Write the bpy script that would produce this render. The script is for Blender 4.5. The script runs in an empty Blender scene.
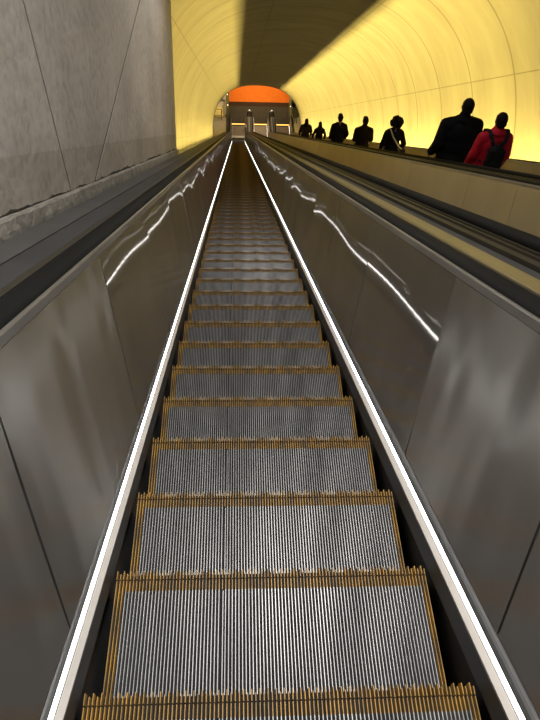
import bpy, bmesh, math, random
from math import sin, cos, tan, atan2, radians, pi, sqrt
from mathutils import Vector, Matrix
random.seed(7)
scene = bpy.context.scene
col = scene.collection

# ------------------------------------------------------------------ slope frame
SL = radians(30)
CS, SN = cos(SL), sin(SL)
H0 = 1.371            # eye above the step-nose plane (perpendicular)
SE = 53.8             # where the incline starts to flatten
RB = 1.5              # radius of the bend
EZ = SE * SN + H0 * CS + RB * (1 - CS)      # eye height over the landing floor
DV = Vector((0, CS, -SN)); NV = Vector((0, SN, CS))

def W(x, s, n):
    """slope coordinates (lateral, along, normal; eye at 0) -> world"""
    return Vector((x, s * CS + n * SN, EZ - s * SN + n * CS))

PB = W(0, SE, -H0)
CB = PB + NV * RB
YB = CB.y                                   # where the path becomes level
LB = RB * SL
def path(t):
    """nose line: position and normal at arc length t"""
    if t <= SE:
        return W(0, t, -H0), NV.copy(), DV.copy()
    if t <= SE + LB:
        a = SL - (t - SE) / RB
        n = Vector((0, sin(a), cos(a)))
        return CB - n * RB, n, Vector((0, cos(a), -sin(a)))
    return Vector((0, YB + (t - SE - LB), 0)), Vector((0, 0, 1)), Vector((0, 1, 0))

# ------------------------------------------------------------------ materials
MATS = {}
def nodes(m):
    m.use_nodes = True
    nt = m.node_tree
    return nt, nt.nodes, nt.links, nt.nodes['Principled BSDF']

def mat(name, color, rough=.6, metal=0., var=.12, scale=6., bump=0., bscale=40., dark=None, spec=.5, stretch=None):
    """plain procedural material: colour broken up by noise, optional bump"""
    if name in MATS: return MATS[name]
    m = bpy.data.materials.new(name)
    nt, N, L, b = nodes(m)
    tc = N.new('ShaderNodeTexCoord')
    src = tc.outputs['Object']
    if stretch:
        mp = N.new('ShaderNodeMapping'); mp.inputs['Scale'].default_value = stretch
        L.new(src, mp.inputs[0]); src = mp.outputs[0]
    nz = N.new('ShaderNodeTexNoise'); nz.inputs['Scale'].default_value = scale; nz.inputs['Detail'].default_value = 5
    L.new(src, nz.inputs['Vector'])
    rp = N.new('ShaderNodeValToRGB')
    c = Vector(color)
    d = Vector(dark) if dark else c * (1 - var * 2)
    rp.color_ramp.elements[0].position = .3; rp.color_ramp.elements[0].color = (*d, 1)
    rp.color_ramp.elements[1].position = .7; rp.color_ramp.elements[1].color = (*c, 1)
    L.new(nz.outputs['Fac'], rp.inputs[0]); L.new(rp.outputs[0], b.inputs['Base Color'])
    b.inputs['Roughness'].default_value = rough; b.inputs['Metallic'].default_value = metal
    b.inputs['Specular IOR Level'].default_value = spec
    if bump:
        n2 = N.new('ShaderNodeTexNoise'); n2.inputs['Scale'].default_value = bscale; n2.inputs['Detail'].default_value = 4
        L.new(src, n2.inputs['Vector'])
        bp = N.new('ShaderNodeBump'); bp.inputs['Strength'].default_value = bump; bp.inputs['Distance'].default_value = .02
        L.new(n2.outputs['Fac'], bp.inputs['Height']); L.new(bp.outputs[0], b.inputs['Normal'])
    MATS[name] = m
    return m

def emit(name, color, strength):
    if name in MATS: return MATS[name]
    m = bpy.data.materials.new(name)
    nt, N, L, b = nodes(m)
    b.inputs['Base Color'].default_value = (*[min(1, c) for c in color], 1)
    b.inputs['Emission Color'].default_value = (*color, 1)
    b.inputs['Emission Strength'].default_value = strength
    MATS[name] = m
    return m

def steel_panel(name='brushed_steel', lobes=((.035, .0), (.33, .85)), share=.40, wave=.012):
    """brushed stainless sheet: a sharp lobe and a wide lobe, brush lines along the incline"""
    m = bpy.data.materials.new(name)
    nt, N, L, b = nodes(m)
    tc = N.new('ShaderNodeTexCoord')
    nz = N.new('ShaderNodeTexNoise'); nz.inputs['Scale'].default_value = 1.6; nz.inputs['Detail'].default_value = 6
    L.new(tc.outputs['Object'], nz.inputs['Vector'])
    rp = N.new('ShaderNodeValToRGB')
    rp.color_ramp.elements[0].position = .3; rp.color_ramp.elements[0].color = (.37, .36, .345, 1)
    rp.color_ramp.elements[1].position = .7; rp.color_ramp.elements[1].color = (.47, .46, .45, 1)
    L.new(nz.outputs['Fac'], rp.inputs[0])
    tg = N.new('ShaderNodeCombineXYZ')
    tg.inputs[0].default_value, tg.inputs[1].default_value, tg.inputs[2].default_value = DV
    gl = []
    for r, an in lobes:
        g = N.new('ShaderNodeBsdfAnisotropic'); g.inputs['Roughness'].default_value = r
        g.inputs['Anisotropy'].default_value = an
        g.inputs['Rotation'].default_value = 0.0
        L.new(rp.outputs[0], g.inputs['Color']); L.new(tg.outputs[0], g.inputs['Tangent'])
        if r > .2:      # faint rolling waves across the sheet
            dt = N.new('ShaderNodeVectorMath'); dt.operation = 'DOT_PRODUCT'; L.new(tc.outputs['Object'], dt.inputs[0]); dt.inputs[1].default_value = DV
            wv = N.new('ShaderNodeTexNoise'); wv.noise_dimensions = '2D'; wv.inputs['Scale'].default_value = 1; wv.inputs['Detail'].default_value = 1
            cx = N.new('ShaderNodeCombineXYZ'); m7 = N.new('ShaderNodeMath'); m7.operation = 'MULTIPLY'; m7.inputs[1].default_value = 4.5
            L.new(dt.outputs['Value'], m7.inputs[0]); L.new(m7.outputs[0], cx.inputs[0])
            sx = N.new('ShaderNodeSeparateXYZ'); L.new(tc.outputs['Object'], sx.inputs[0]); L.new(sx.outputs[0], cx.inputs[1])
            L.new(cx.outputs[0], wv.inputs['Vector'])
            bp = N.new('ShaderNodeBump'); bp.inputs['Strength'].default_value = .5; bp.inputs['Distance'].default_value = wave
            L.new(wv.outputs['Fac'], bp.inputs['Height']); L.new(bp.outputs[0], g.inputs['Normal'])
        gl.append(g)
    mx = N.new('ShaderNodeMixShader'); mx.inputs[0].default_value = share
    L.new(gl[0].outputs[0], mx.inputs[1]); L.new(gl[1].outputs[0], mx.inputs[2])
    df = N.new('ShaderNodeBsdfDiffuse'); df.inputs['Color'].default_value = (.30, .29, .28, 1)
    m2 = N.new('ShaderNodeMixShader'); m2.inputs[0].default_value = .12
    L.new(mx.outputs[0], m2.inputs[1]); L.new(df.outputs[0], m2.inputs[2])
    L.new(m2.outputs[0], N['Material Output'].inputs[0])
    N.remove(b)
    return m
STEEL = steel_panel()
STEEL_W = steel_panel('scuffed_steel', ((.21, .2), (.38, .8)), .45, .020)

def concrete_wall():
    m = bpy.data.materials.new('board_marked_concrete')
    nt, N, L, b = nodes(m)
    uv = N.new('ShaderNodeUVMap'); uv.uv_map = 'UVMap'          # u along the incline, v up the wall, metres
    n1 = N.new('ShaderNodeTexNoise'); n1.inputs['Scale'].default_value = .9; n1.inputs['Detail'].default_value = 8; n1.inputs['Roughness'].default_value = .62
    n2 = N.new('ShaderNodeTexNoise'); n2.inputs['Scale'].default_value = 14; n2.inputs['Detail'].default_value = 6
    L.new(uv.outputs[0], n1.inputs['Vector']); L.new(uv.outputs[0], n2.inputs['Vector'])
    rp = N.new('ShaderNodeValToRGB'); e = rp.color_ramp.elements
    e[0].position = .3; e[0].color = (.34, .305, .275, 1); e[1].position = .72; e[1].color = (.58, .54, .50, 1)
    L.new(n1.outputs['Fac'], rp.inputs[0])
    r2 = N.new('ShaderNodeValToRGB'); e = r2.color_ramp.elements
    e[0].position = .32; e[0].color = (.78, .765, .75, 1); e[1].position = .55; e[1].color = (1, 1, 1, 1)
    L.new(n2.outputs['Fac'], r2.inputs[0])
    mu = N.new('ShaderNodeMixRGB'); mu.blend_type = 'MULTIPLY'; mu.inputs[0].default_value = .8
    L.new(rp.outputs[0], mu.inputs[1]); L.new(r2.outputs[0], mu.inputs[2])
    # darker band low on the wall, ragged upper edge
    sp = N.new('ShaderNodeSeparateXYZ'); L.new(uv.outputs[0], sp.inputs[0])
    ad = N.new('ShaderNodeMath'); ad.operation = 'MULTIPLY_ADD'
    L.new(n2.outputs['Fac'], ad.inputs[0]); ad.inputs[1].default_value = .03; L.new(sp.outputs[1], ad.inputs[2])
    gt = N.new('ShaderNodeMath'); gt.operation = 'LESS_THAN'; L.new(ad.outputs[0], gt.inputs[0]); gt.inputs[1].default_value = .28
    m3 = N.new('ShaderNodeMixRGB'); m3.blend_type = 'MULTIPLY'; m3.inputs[2].default_value = (.84, .83, .80, 1)
    L.new(gt.outputs[0], m3.inputs[0]); L.new(mu.outputs[0], m3.inputs[1])
    L.new(m3.outputs[0], b.inputs['Base Color'])
    bp = N.new('ShaderNodeBump'); bp.inputs['Strength'].default_value = .35; bp.inputs['Distance'].default_value = .02
    L.new(n2.outputs['Fac'], bp.inputs['Height']); L.new(bp.outputs[0], b.inputs['Normal'])
    b.inputs['Roughness'].default_value = .85
    return m

def vault_mat():
    """precast lining: off-white concrete, ring and longitudinal joints, stains (u around the arc, v along)"""
    m = bpy.data.materials.new('vault_lining')
    nt, N, L, b = nodes(m)
    uv = N.new('ShaderNodeUVMap'); uv.uv_map = 'UVMap'
    sp = N.new('ShaderNodeSeparateXYZ'); L.new(uv.outputs[0], sp.inputs[0])
    def joint(sock, period, off, w):
        a = N.new('ShaderNodeMath'); a.operation = 'SUBTRACT'; L.new(sock, a.inputs[0]); a.inputs[1].default_value = off
        f = N.new('ShaderNodeMath'); f.operation = 'WRAP'; L.new(a.outputs[0], f.inputs[0]); f.inputs[1].default_value = period / 2; f.inputs[2].default_value = -period / 2
        q = N.new('ShaderNodeMath'); q.operation = 'ABSOLUTE'; L.new(f.outputs[0], q.inputs[0])
        r = N.new('ShaderNodeMapRange'); r.inputs['From Min'].default_value = w; r.inputs['From Max'].default_value = w * 2.5
        r.inputs['To Min'].default_value = 1; r.inputs['To Max'].default_value = 0; L.new(q.outputs[0], r.inputs['Value'])
        return r.outputs[0]
    j1 = joint(sp.outputs[1], 2.3, 12.5, .017)
    j2 = joint(sp.outputs[0], 2.6, 0, .006)
    mx = N.new('ShaderNodeMath'); mx.operation = 'MAXIMUM'; L.new(j1, mx.inputs[0]); L.new(j2, mx.inputs[1])
    mp = N.new('ShaderNodeMapping'); mp.inputs['Scale'].default_value = (.4, .9, 1); L.new(uv.outputs[0], mp.inputs[0])
    n1 = N.new('ShaderNodeTexNoise'); n1.inputs['Scale'].default_value = 1.3; n1.inputs['Detail'].default_value = 7
    L.new(mp.outputs[0], n1.inputs['Vector'])
    rp = N.new('ShaderNodeValToRGB'); e = rp.color_ramp.elements
    e[0].position = .25; e[0].color = (.074, .068, .058, 1); e[1].position = .65; e[1].color = (.108, .103, .092, 1)
    L.new(n1.outputs['Fac'], rp.inputs[0])
    m1 = N.new('ShaderNodeMixRGB'); m1.blend_type = 'MULTIPLY'; m1.inputs[2].default_value = (.33, .27, .19, 1)
    mm = N.new('ShaderNodeMath'); mm.operation = 'MULTIPLY'; L.new(mx.outputs[0], mm.inputs[0]); mm.inputs[1].default_value = .8
    L.new(mm.outputs[0], m1.inputs[0]); L.new(rp.outputs[0], m1.inputs[1])
    L.new(m1.outputs[0], b.inputs['Base Color'])
    b.inputs['Roughness'].default_value = .8
    n3 = N.new('ShaderNodeTexNoise'); n3.inputs['Scale'].default_value = 2.0; L.new(mp.outputs[0], n3.inputs['Vector'])
    bp = N.new('ShaderNodeBump'); bp.inputs['Strength'].default_value = .25; bp.inputs['Distance'].default_value = .06
    L.new(n3.outputs['Fac'], bp.inputs['Height']); L.new(bp.outputs[0], b.inputs['Normal'])
    return m

def tile_mat(name, c1, c2, grout, scale):
    m = bpy.data.materials.new(name)
    nt, N, L, b = nodes(m)
    tc = N.new('ShaderNodeTexCoord')
    v = N.new('ShaderNodeTexVoronoi'); v.inputs['Scale'].default_value = scale; v.inputs['Randomness'].default_value = .15
    L.new(tc.outputs['Object'], v.inputs['Vector'])
    rp = N.new('ShaderNodeValToRGB'); rp.color_ramp.elements[0].color = (*c1, 1); rp.color_ramp.elements[1].color = (*c2, 1)
    L.new(v.outputs['Color'], rp.inputs[0])
    v2 = N.new('ShaderNodeTexVoronoi'); v2.feature = 'DISTANCE_TO_EDGE'; v2.inputs['Scale'].default_value = scale; v2.inputs['Randomness'].default_value = .15
    L.new(tc.outputs['Object'], v2.inputs['Vector'])
    lt = N.new('ShaderNodeMath'); lt.operation = 'LESS_THAN'; lt.inputs[1].default_value = .03; L.new(v2.outputs['Distance'], lt.inputs[0])
    mx = N.new('ShaderNodeMixRGB'); mx.inputs[2].default_value = (*grout, 1)
    L.new(lt.outputs[0], mx.inputs[0]); L.new(rp.outputs[0], mx.inputs[1]); L.new(mx.outputs[0], b.inputs['Base Color'])
    b.inputs['Roughness'].default_value = .8; b.inputs['Specular IOR Level'].default_value = .15
    return m

# ------------------------------------------------------------------ mesh helpers
def new_obj(name, bm, m, parent=None, smooth=False, loc=None):
    bmesh.ops.recalc_face_normals(bm, faces=bm.faces)
    me = bpy.data.meshes.new(name)
    bm.to_mesh(me); bm.free()
    for x in (m if isinstance(m, (list, tuple)) else [m]): me.materials.append(x)
    if smooth:
        for p in me.polygons: p.use_smooth = True
    o = bpy.data.objects.new(name, me); col.objects.link(o)
    if parent: o.parent = parent
    if loc is not None: o.location = loc
    return o

def tag(o, label=None, cat=None, group=None, kind=None):
    if label: o['label'] = label
    if cat: o['category'] = cat
    if group: o['group'] = group
    if kind: o['kind'] = kind
    return o

def empty(name, loc, label, cat, group=None):
    o = bpy.data.objects.new(name, None); col.objects.link(o); o.location = loc
    o.empty_display_size = .2
    return tag(o, label, cat, group)

def quad(bm, a, b, c, d): 
    return bm.faces.new([bm.verts.new(p) for p in (a, b, c, d)])

def box(bm, x0, x1, y0, y1, z0, z1, bev=0.):
    r = bmesh.ops.create_cube(bm, size=1)
    vs = r['verts']
    for v in vs:
        v.co = Vector(((x0 + x1) / 2 + v.co.x * (x1 - x0), (y0 + y1) / 2 + v.co.y * (y1 - y0), (z0 + z1) / 2 + v.co.z * (z1 - z0)))
    if bev:
        es = {e for v in vs for e in v.link_edges}
        bmesh.ops.bevel(bm, geom=list(es), offset=bev, segments=2, affect='EDGES', profile=.5)

def sweep(bm, prof, frames, off=Vector((0, 0, 0)), closed=True, caps=True):
    """prof: (x, h) pairs; frames: (position, normal)"""
    rings = []
    for p, n in frames:
        rings.append([bm.verts.new(Vector((x, 0, 0)) + p + n * h - off) for x, h in prof])
    k = len(prof)
    for a, b in zip(rings, rings[1:]):
        for i in range(k if closed else k - 1):
            j = (i + 1) % k
            bm.faces.new((a[i], a[j], b[j], b[i]))
    if closed and caps:
        bm.faces.new(rings[0]); bm.faces.new(rings[-1][::-1])

def tube(bm, pts, r, seg=10):
    pts = [Vector(p) for p in pts]
    rings = []
    for i, p in enumerate(pts):
        d = (pts[min(i + 1, len(pts) - 1)] - pts[max(i - 1, 0)]).normalized()
        up = Vector((0, 0, 1)) if abs(d.z) < .9 else Vector((1, 0, 0))
        a = d.cross(up).normalized(); b = a.cross(d)
        rr = r[i] if isinstance(r, (list, tuple)) else r
        rings.append([bm.verts.new(p + (a * cos(2 * pi * k / seg) + b * sin(2 * pi * k / seg)) * rr) for k in range(seg)])
    for a, b in zip(rings, rings[1:]):
        for k in range(seg):
            bm.faces.new((a[k], a[(k + 1) % seg], b[(k + 1) % seg], b[k]))
    bm.faces.new(rings[0][::-1]); bm.faces.new(rings[-1])

def cyl(bm, x, y, z0, z1, r0, r1=None, seg=20):
    tube(bm, [(x, y, z0), (x, y, z1)], [r0, r0 if r1 is None else r1], seg)

def ell(bm, c, r, u=16, v=12, rot=None):
    res = bmesh.ops.create_uvsphere(bm, u_segments=u, v_segments=v, radius=1)
    c = Vector(c)
    for w in res['verts']:
        q = Vector((w.co.x * r[0], w.co.y * r[1], w.co.z * r[2]))
        if rot: q.rotate(rot)
        w.co = q + c

def capsule(bm, p, q, r1, r2, n=7, seg=12):
    p, q = Vector(p), Vector(q)
    L = (q - p).length
    pts, rs = [], []
    d = (q - p) / max(L, 1e-6)
    for i in range(4):
        a = pi / 2 * (1 - i / 4); pts.append(p - d * r1 * sin(a)); rs.append(max(r1 * cos(a), r1 * .08))
    for i in range(n):
        f = i / (n - 1); pts.append(p + d * L * f); rs.append(r1 + (r2 - r1) * f)
    for i in range(1, 5):
        a = pi / 2 * i / 4; pts.append(q + d * r2 * sin(a)); rs.append(max(r2 * cos(a), r2 * .08))
    tube(bm, pts, rs, seg)

def frames(t0, t1, step=2.0):
    ts = [t0]
    t = t0
    while t < t1 - 1e-6:
        nx = t + (.12 if SE - .01 <= t < SE + LB else step)
        if t < SE - .01 < nx: nx = SE
        if t < SE + LB - 1e-4 < nx: nx = SE + LB
        t = min(nx, t1); ts.append(t)
    return [path(t)[:2] for t in ts]

def frames_plain(s0, s1, step=2.0):
    k = max(1, int((s1 - s0) / step))
    return [path(s0 + (s1 - s0) * i / k)[:2] for i in range(k + 1)]

def mir(prof, s): return [(x * s, h) for x, h in prof]

# ------------------------------------------------------------------ material palette
M_ALU   = mat('tread_aluminium', (.42, .42, .425), .40, .3, scale=9, dark=(.18, .18, .183), stretch=(1, .25, 1))
M_GROOV = mat('tread_groove', (.022, .022, .023), .8, 0, scale=30, dark=(.010, .010, .010), spec=.2)
M_YEL   = mat('demarcation_yellow', (.56, .30, .028), .5, 0, scale=24, dark=(.20, .12, .035), stretch=(1, .4, 1))
M_RISER = mat('riser_dark', (.05, .05, .05), .6, .2)
M_SKIRT = mat('skirt_grey', (.060, .061, .064), .45, .2, scale=3)
M_BLACK = mat('lower_skirt_black', (.008, .008, .008), .6, 0)  # plain black for the right lower skirt
M_TRIM  = mat('trim_aluminium', (.80, .76, .72), .40, .25, scale=4, var=.06)
M_TRIMD = mat('trim_steel_dark', (.30, .29, .28), .30, .85, scale=4)
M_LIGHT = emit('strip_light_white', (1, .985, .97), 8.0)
M_CAP   = mat('cap_steel', (.38, .37, .35), .4, .9, scale=3)
M_RAIL  = mat('handrail_rubber', (.007, .007, .007), .75, 0, scale=4, spec=.08)
M_GUIDE = mat('guide_dark', (.015, .014, .012), .6, 0, spec=.2)
M_BRASS = mat('deck_bronze', (.030, .026, .017), .45, .1, scale=3, spec=.25)
M_DECK  = mat('deck_grey_dark', (.042, .042, .043), .6, 0, scale=3, spec=.2)
M_DECK2 = mat('deck_grey_light', (.070, .070, .069), .6, 0, scale=4, spec=.2)
M_TAN   = mat('median_strip_tan', (.20, .155, .06), .5, .2, scale=3, stretch=(1, .3, .3))
M_CONC  = mat('curb_concrete', (.30, .28, .25), .85, 0, scale=9, dark=(.15, .14, .12), bump=.5, bscale=30)
M_DIRT  = mat('dirt_joint', (.03, .025, .02), .9)
M_STONE = mat('shaded_landing_stone', (.050, .038, .018), .75, 0, scale=3, spec=.2)  # stone with the shade of the landing put into its colour
M_PLATE = mat('floor_plate_steel', (.20, .15, .09), .5, .3, scale=4)
M_HOUS  = mat('lamp_housing', (.2, .2, .2), .5, .5)
M_DARKM = mat('dark_metal', (.03, .027, .022), .5, .4)
M_TANW  = mat('lobby_wall_tan', (.40, .33, .22), .8, 0, scale=2)
M_CAB   = mat('cabinet_tan', (.46, .38, .24), .55, .1, scale=3)

# ------------------------------------------------------------------ escalator step (nose at origin, tread runs back to -y)
TD, TR, HWID = .400, .231, .511
def make_step_meshes():
    NC = 96; pitch = 2 * HWID / NC; cw = pitch * .44
    g = bmesh.new(); y = bmesh.new()
    def cleat(bm, xc, y0, y1, z=0., base=-.0145, tip=0.):
        a, b = xc - cw / 2, xc + cw / 2
        w = .0012
        v = [bm.verts.new(p) for p in ((a, y0, base), (b, y0, base), (b - w, y0, z), (a + w, y0, z),
                                       (a, y1, base), (b, y1, base), (b - w, y1 + tip, z), (a + w, y1 + tip, z))]
        for f in ((3, 2, 6, 7), (0, 3, 7, 4), (2, 1, 5, 6), (4, 7, 6, 5), (0, 1, 2, 3)): bm.faces.new([v[i] for i in f])
    for i in range(NC):
        xc = -HWID + pitch * (i + .5)
        side = i < 3 or i >= NC - 2
        ext = .012 if i % 2 == 0 else .0
        cleat(y, xc, -.024, -.004 + ext * .6, .0015 + ext * .35)     # front teeth
        cleat(y, xc, -.060, -.027, .0)
        if i == 32: cleat(g, xc + pitch * .2, -TD, -.060, -.008)     # joint between tread sections
        else: cleat(y if side else g, xc, -TD, -.060)
    body = bmesh.new()
    # groove floor and sides
    box(body, -HWID, HWID, -TD, -.006, -.03, -.0145)
    # riser: gently concave, grooved
    prof = [(-.006, -.014), (-.014, -.06), (-.024, -.12), (-.024, -.18), (-.016, -.235), (-.05, -.235), (-.05, -.03)]
    fr = [(Vector((-HWID, 0, 0)),), (Vector((HWID, 0, 0)),)]
    ra = [body.verts.new((-HWID, p[0], p[1])) for p in prof]; rb = [body.verts.new((HWID, p[0], p[1])) for p in prof]
    for i in range(len(prof)):
        j = (i + 1) % len(prof); body.faces.new((ra[i], ra[j], rb[j], rb[i]))
    body.faces.new(ra[::-1]); body.faces.new(rb)
    return body, g, y
_b, _g, _y = make_step_meshes()
STEP_O  = new_obj('step', _b, M_GROOV)
TREAD_O = new_obj('tread_cleats', _g, M_ALU, STEP_O)
DEMAR_O = new_obj('demarcation_line', _y, M_YEL, STEP_O)
DEMAR_O['label'] = 'worn yellow demarcation edge'
S_FIRST = 1.188 - 4 * .462
T_COMB = SE + LB + .45
def step_positions():
    out, k = [], 0
    while True:
        t = S_FIRST + .4619 * k
        if t > T_COMB - .05: break
        out.append(t); k += 1
    return out
STEPS = step_positions()

LAND_T = SE + LB + 2.25         # end of the balustrades on the landing
T0 = -2.6

# ------------------------------------------------------------------ panels: slightly pillowed sheets
def panel_mesh(s0, s1, side, rng):
    """one steel sheet between two joints; bulge and tilt differ from sheet to sheet"""
    bm = bmesh.new()
    a = Vector((.538, .181)); b = Vector((.650, .889))
    t = (b - a); nrm = Vector((-t.y, t.x)).normalized()          # towards the stairway
    NI, NJ = 12, 12
    am = rng.uniform(-.0022, .0026) * (1 if s0 < 3 else 1.5); tw = rng.uniform(-.004, .004); ed = rng.uniform(-.002, .0035); ph = rng.uniform(0, 6.28); ti = rng.uniform(-.0035, .0035) * (1 if s0 < 3 else 4.0)
    g = .0035
    grid = []
    for i in range(NI + 1):
        u = i / NI; s = s0 + g + (s1 - s0 - 2 * g) * u
        p, n, _ = path(s)
        row = []
        for j in range(NJ + 1):
            v = j / NJ
            off = am * 4 * v * (1 - v) * (.6 + .4 * 4 * u * (1 - u)) + tw * (u - .5) * (v - .5) * 2 + ed * (2 * u - 1) ** 2 * v * (1 - v) * 4 \
                + .0006 * sin(6.0 * u + ph) * sin(pi * v) + ti * (v - .5)
            q = a + t * v + nrm * off
            row.append(bm.verts.new(Vector((q.x * side, 0, 0)) + p + n * q.y))
        grid.append(row)
    for i in range(NI):
        for j in range(NJ):
            bm.faces.new((grid[i][j], grid[i + 1][j], grid[i + 1][j + 1], grid[i][j + 1]))
    # folded edges: gives each sheet its thickness
    rim = [grid[i][0] for i in range(NI + 1)] + [grid[NI][j] for j in range(1, NJ + 1)] + [grid[i][NJ] for i in range(NI - 1, -1, -1)] + [grid[0][j] for j in range(NJ - 1, 0, -1)]
    back = [bm.verts.new(v.co + Vector((.012 * side, 0, 0))) for v in rim]
    k = len(rim)
    for i in range(k): bm.faces.new((rim[i], rim[(i + 1) % k], back[(i + 1) % k], back[i]))
    bm.faces.new(back)
    return bm

def child(name, bm, m, root, smooth=False):
    for v in bm.verts: v.co -= Vector((0, YB, 0))
    return new_obj(name, bm, m, root, smooth)

def make_escalator(root):
    fr = frames(T0, LAND_T)
    rng = random.Random(21)
    for s in (-1, 1):
        bm = bmesh.new(); sweep(bm, mir([(.520, .0778), (.520, -.008), (.56, -.008), (.56, .068), (.530, .068), (.530, .0778)], s), fr); child('skirt_panel', bm, M_SKIRT, root)
        bm = bmesh.new(); sweep(bm, mir([(.536, -.008), (.536, -.32), (.56, -.32), (.56, -.008)], s), fr); child('lower_skirt', bm, M_BLACK if s > 0 else M_SKIRT, root)
        bm = bmesh.new()
        sweep(bm, mir([(.520, .0782), (.5205, .0795), (.5362, .0915), (.5362, .070), (.520, .070)], s), fr)
        child('inner_trim', bm, [M_TRIM], root)
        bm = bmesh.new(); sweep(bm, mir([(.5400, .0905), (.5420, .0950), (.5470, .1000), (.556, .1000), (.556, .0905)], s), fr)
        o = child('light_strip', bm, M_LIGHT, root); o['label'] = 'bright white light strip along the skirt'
        bm = bmesh.new(); sweep(bm, mir([(.5362, .085), (.5392, .085), (.556, .085), (.5565, .1000), (.5475, .1012), (.5500, .108), (.5520, .120), (.550, .140), (.543, .160), (.5375, .1795), (.562, .1795), (.562, .070), (.5362, .070)], s), fr); child('trim_moulding', bm, mat('moulding_dark', (.06, .058, .055), .55, .2, scale=4, spec=.2), root)
        # sheets
        joints = [1.23 - 1.02 * 4 + 1.02 * k for k in range(0, 5)] if s < 0 else [1.175 - .91 * 4 + .91 * k for k in range(0, 6)]
        while joints[-1] < SE - .9: joints.append(joints[-1] + (1.2 if s < 0 else 1.27) * (1 + .04 * rng.uniform(-1, 1)))
        joints[-1] = SE
        for i, (a, b) in enumerate(zip(joints, joints[1:])):
            child('balustrade_panel', panel_mesh(a, b, s, rng), STEEL_W if a < 2.0 else STEEL, root, smooth=False)
        for a, b in ((SE, SE + LB), (SE + LB, LAND_T)):
            child('balustrade_panel', panel_mesh(a, b, s, random.Random(3)), STEEL, root)
        bm = bmesh.new(); sweep(bm, mir([(.650, .891), (.651, .916), (.655, .920), (.664, .920), (.664, .891)], s), fr); child('cap_strip', bm, M_CAP, root)
        bm = bmesh.new(); sweep(bm, mir([(.664, .80), (.664, .878), (.757, .878), (.757, .80)], s), fr); child('handrail_guide', bm, M_GUIDE, root)
        bm = bmesh.new()
        sweep(bm, mir([(.757, .82), (.757, .897), (.760, .900), (.774, .900), (.776, .888), (.796, .888), (.798, .897), (.812, .897), (.814, .884), (.853, .882), (.855, .87), (.855, .70), (.757, .70)], s), fr)
        child('outer_deck', bm, M_BRASS, root)
        # handrail with its return loop round the newel
        hf = [(p + n * .905, n) for p, n in fr]
        pe = hf[-1][0]
        R = .30
        for k in range(1, 13):
            a = pi * k / 12
            nn = Vector((0, sin(a), cos(a)))
            hf.append((pe - Vector((0, 0, R)) + nn * R, nn))
        prof = []
        for k in range(16):
            a = 2 * pi * k / 16
            x, h = cos(a), sin(a)
            prof.append(((.708 + .048 * (abs(x) ** .7) * (1 if x > 0 else -1)) * s, .032 * (abs(h) ** .8) * (1 if h > 0 else -1)))
        bm = bmesh.new(); sweep(bm, prof, hf); child('handrail', bm, M_RAIL, root, True)
        # newel
        bm = bmesh.new()
        ye = pe.y; zc = pe.z - R
        rim = [(ye + .26 * sin(pi * k / 12), zc + .26 * cos(pi * k / 12)) for k in range(13)] + [(ye - .02, zc - .26), (ye - .02, zc + .26)]
        for xa in (.655, .757): pass
        ra = [bm.verts.new((.662 * s, p[0], p[1])) for p in rim]; rb = [bm.verts.new((.754 * s, p[0], p[1])) for p in rim]
        for i in range(len(rim)):
            j = (i + 1) % len(rim); bm.faces.new((ra[i], ra[j], rb[j], rb[i]))
        bm.faces.new(ra[::-1]); bm.faces.new(rb)
        child('newel', bm, M_TRIMD, root)
        # side casing down to the floor
        bm = bmesh.new(); sweep(bm, mir([(.60, .70), (.60, -.02), (.75, -.02), (.75, .70)], s), frames(SE + LB + .1, LAND_T)); child('newel_casing', bm, M_TRIMD, root)
    # comb plate and floor plate at the foot
    bm = bmesh.new(); box(bm, -.518, .518, YB + .45, YB + .75, -.02, .004)
    for i in range(48):
        x = -.505 + i * .0215; box(bm, x, x + .008, YB + .36, YB + .452, -.008, .002)
    child('comb_plate', bm, M_CAP, root)
    bm = bmesh.new(); box(bm, -.518, .518, YB + .75, YB + 2.3, -.03, .004); child('floor_plate', bm, M_PLATE, root)

def place_steps(root, lift):
    n = 0
    rest = bmesh.new()
    order = STEPS
    for i, t in enumerate(order):
        p, nn, d = path(t)
        loc = p - Vector((0, YB, 0)) + nn * lift
        if i < 100:
            a = STEP_O.copy(); a.location = loc; a.parent = root; col.objects.link(a)
            for c in (TREAD_O, DEMAR_O):
                b = c.copy(); b.parent = a; col.objects.link(b)
        else:
            tmp = STEP_O.data
            base = len(rest.verts)
            for me, mi in ((STEP_O.data, 0), (TREAD_O.data, 1), (DEMAR_O.data, 2)):
                vs = [rest.verts.new(v.co + loc) for v in me.vertices]
                for pl in me.polygons:
                    f = rest.faces.new([vs[k] for k in pl.vertices]); f.material_index = mi
    o = new_obj('far_steps', rest, [M_GROOV, M_ALU, M_YEL], root)
    o['kind'] = 'stuff'

CX = (.118, 2.018, 3.918)
ESC = []
e0 = empty('escalator', (CX[0], YB, 0), 'long steel escalator nearest the concrete wall, its empty steps in full view', 'escalator', 'parallel escalators in the tunnel')
make_escalator(e0); ESC.append(e0)
kids = list(e0.children)
for cx, lb in ((CX[1], 'middle escalator with tan lit side panels, between two others'), (CX[2], 'far right escalator carrying the dark queue of people along the yellow wall')):
    r = e0.copy(); col.objects.link(r); r.location.x = cx; r['label'] = lb
    for k in kids:
        c = k.copy(); c.parent = r; col.objects.link(c)
    ESC.append(r)
M_WARM = mat('dull_steel_warm_lit', (.42, .345, .19), .55, .6, scale=2, var=.06)  # dull steel with the yellow vault light put into its colour
for r in ESC[1:]:
    for c in r.children:
        if c.name.startswith('balustrade_panel'):
            c.material_slots[0].link = 'OBJECT'; c.material_slots[0].material = M_WARM
LIFT = (0, 0, .20)
for r, l in zip(ESC, LIFT): place_steps(r, l)
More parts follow.
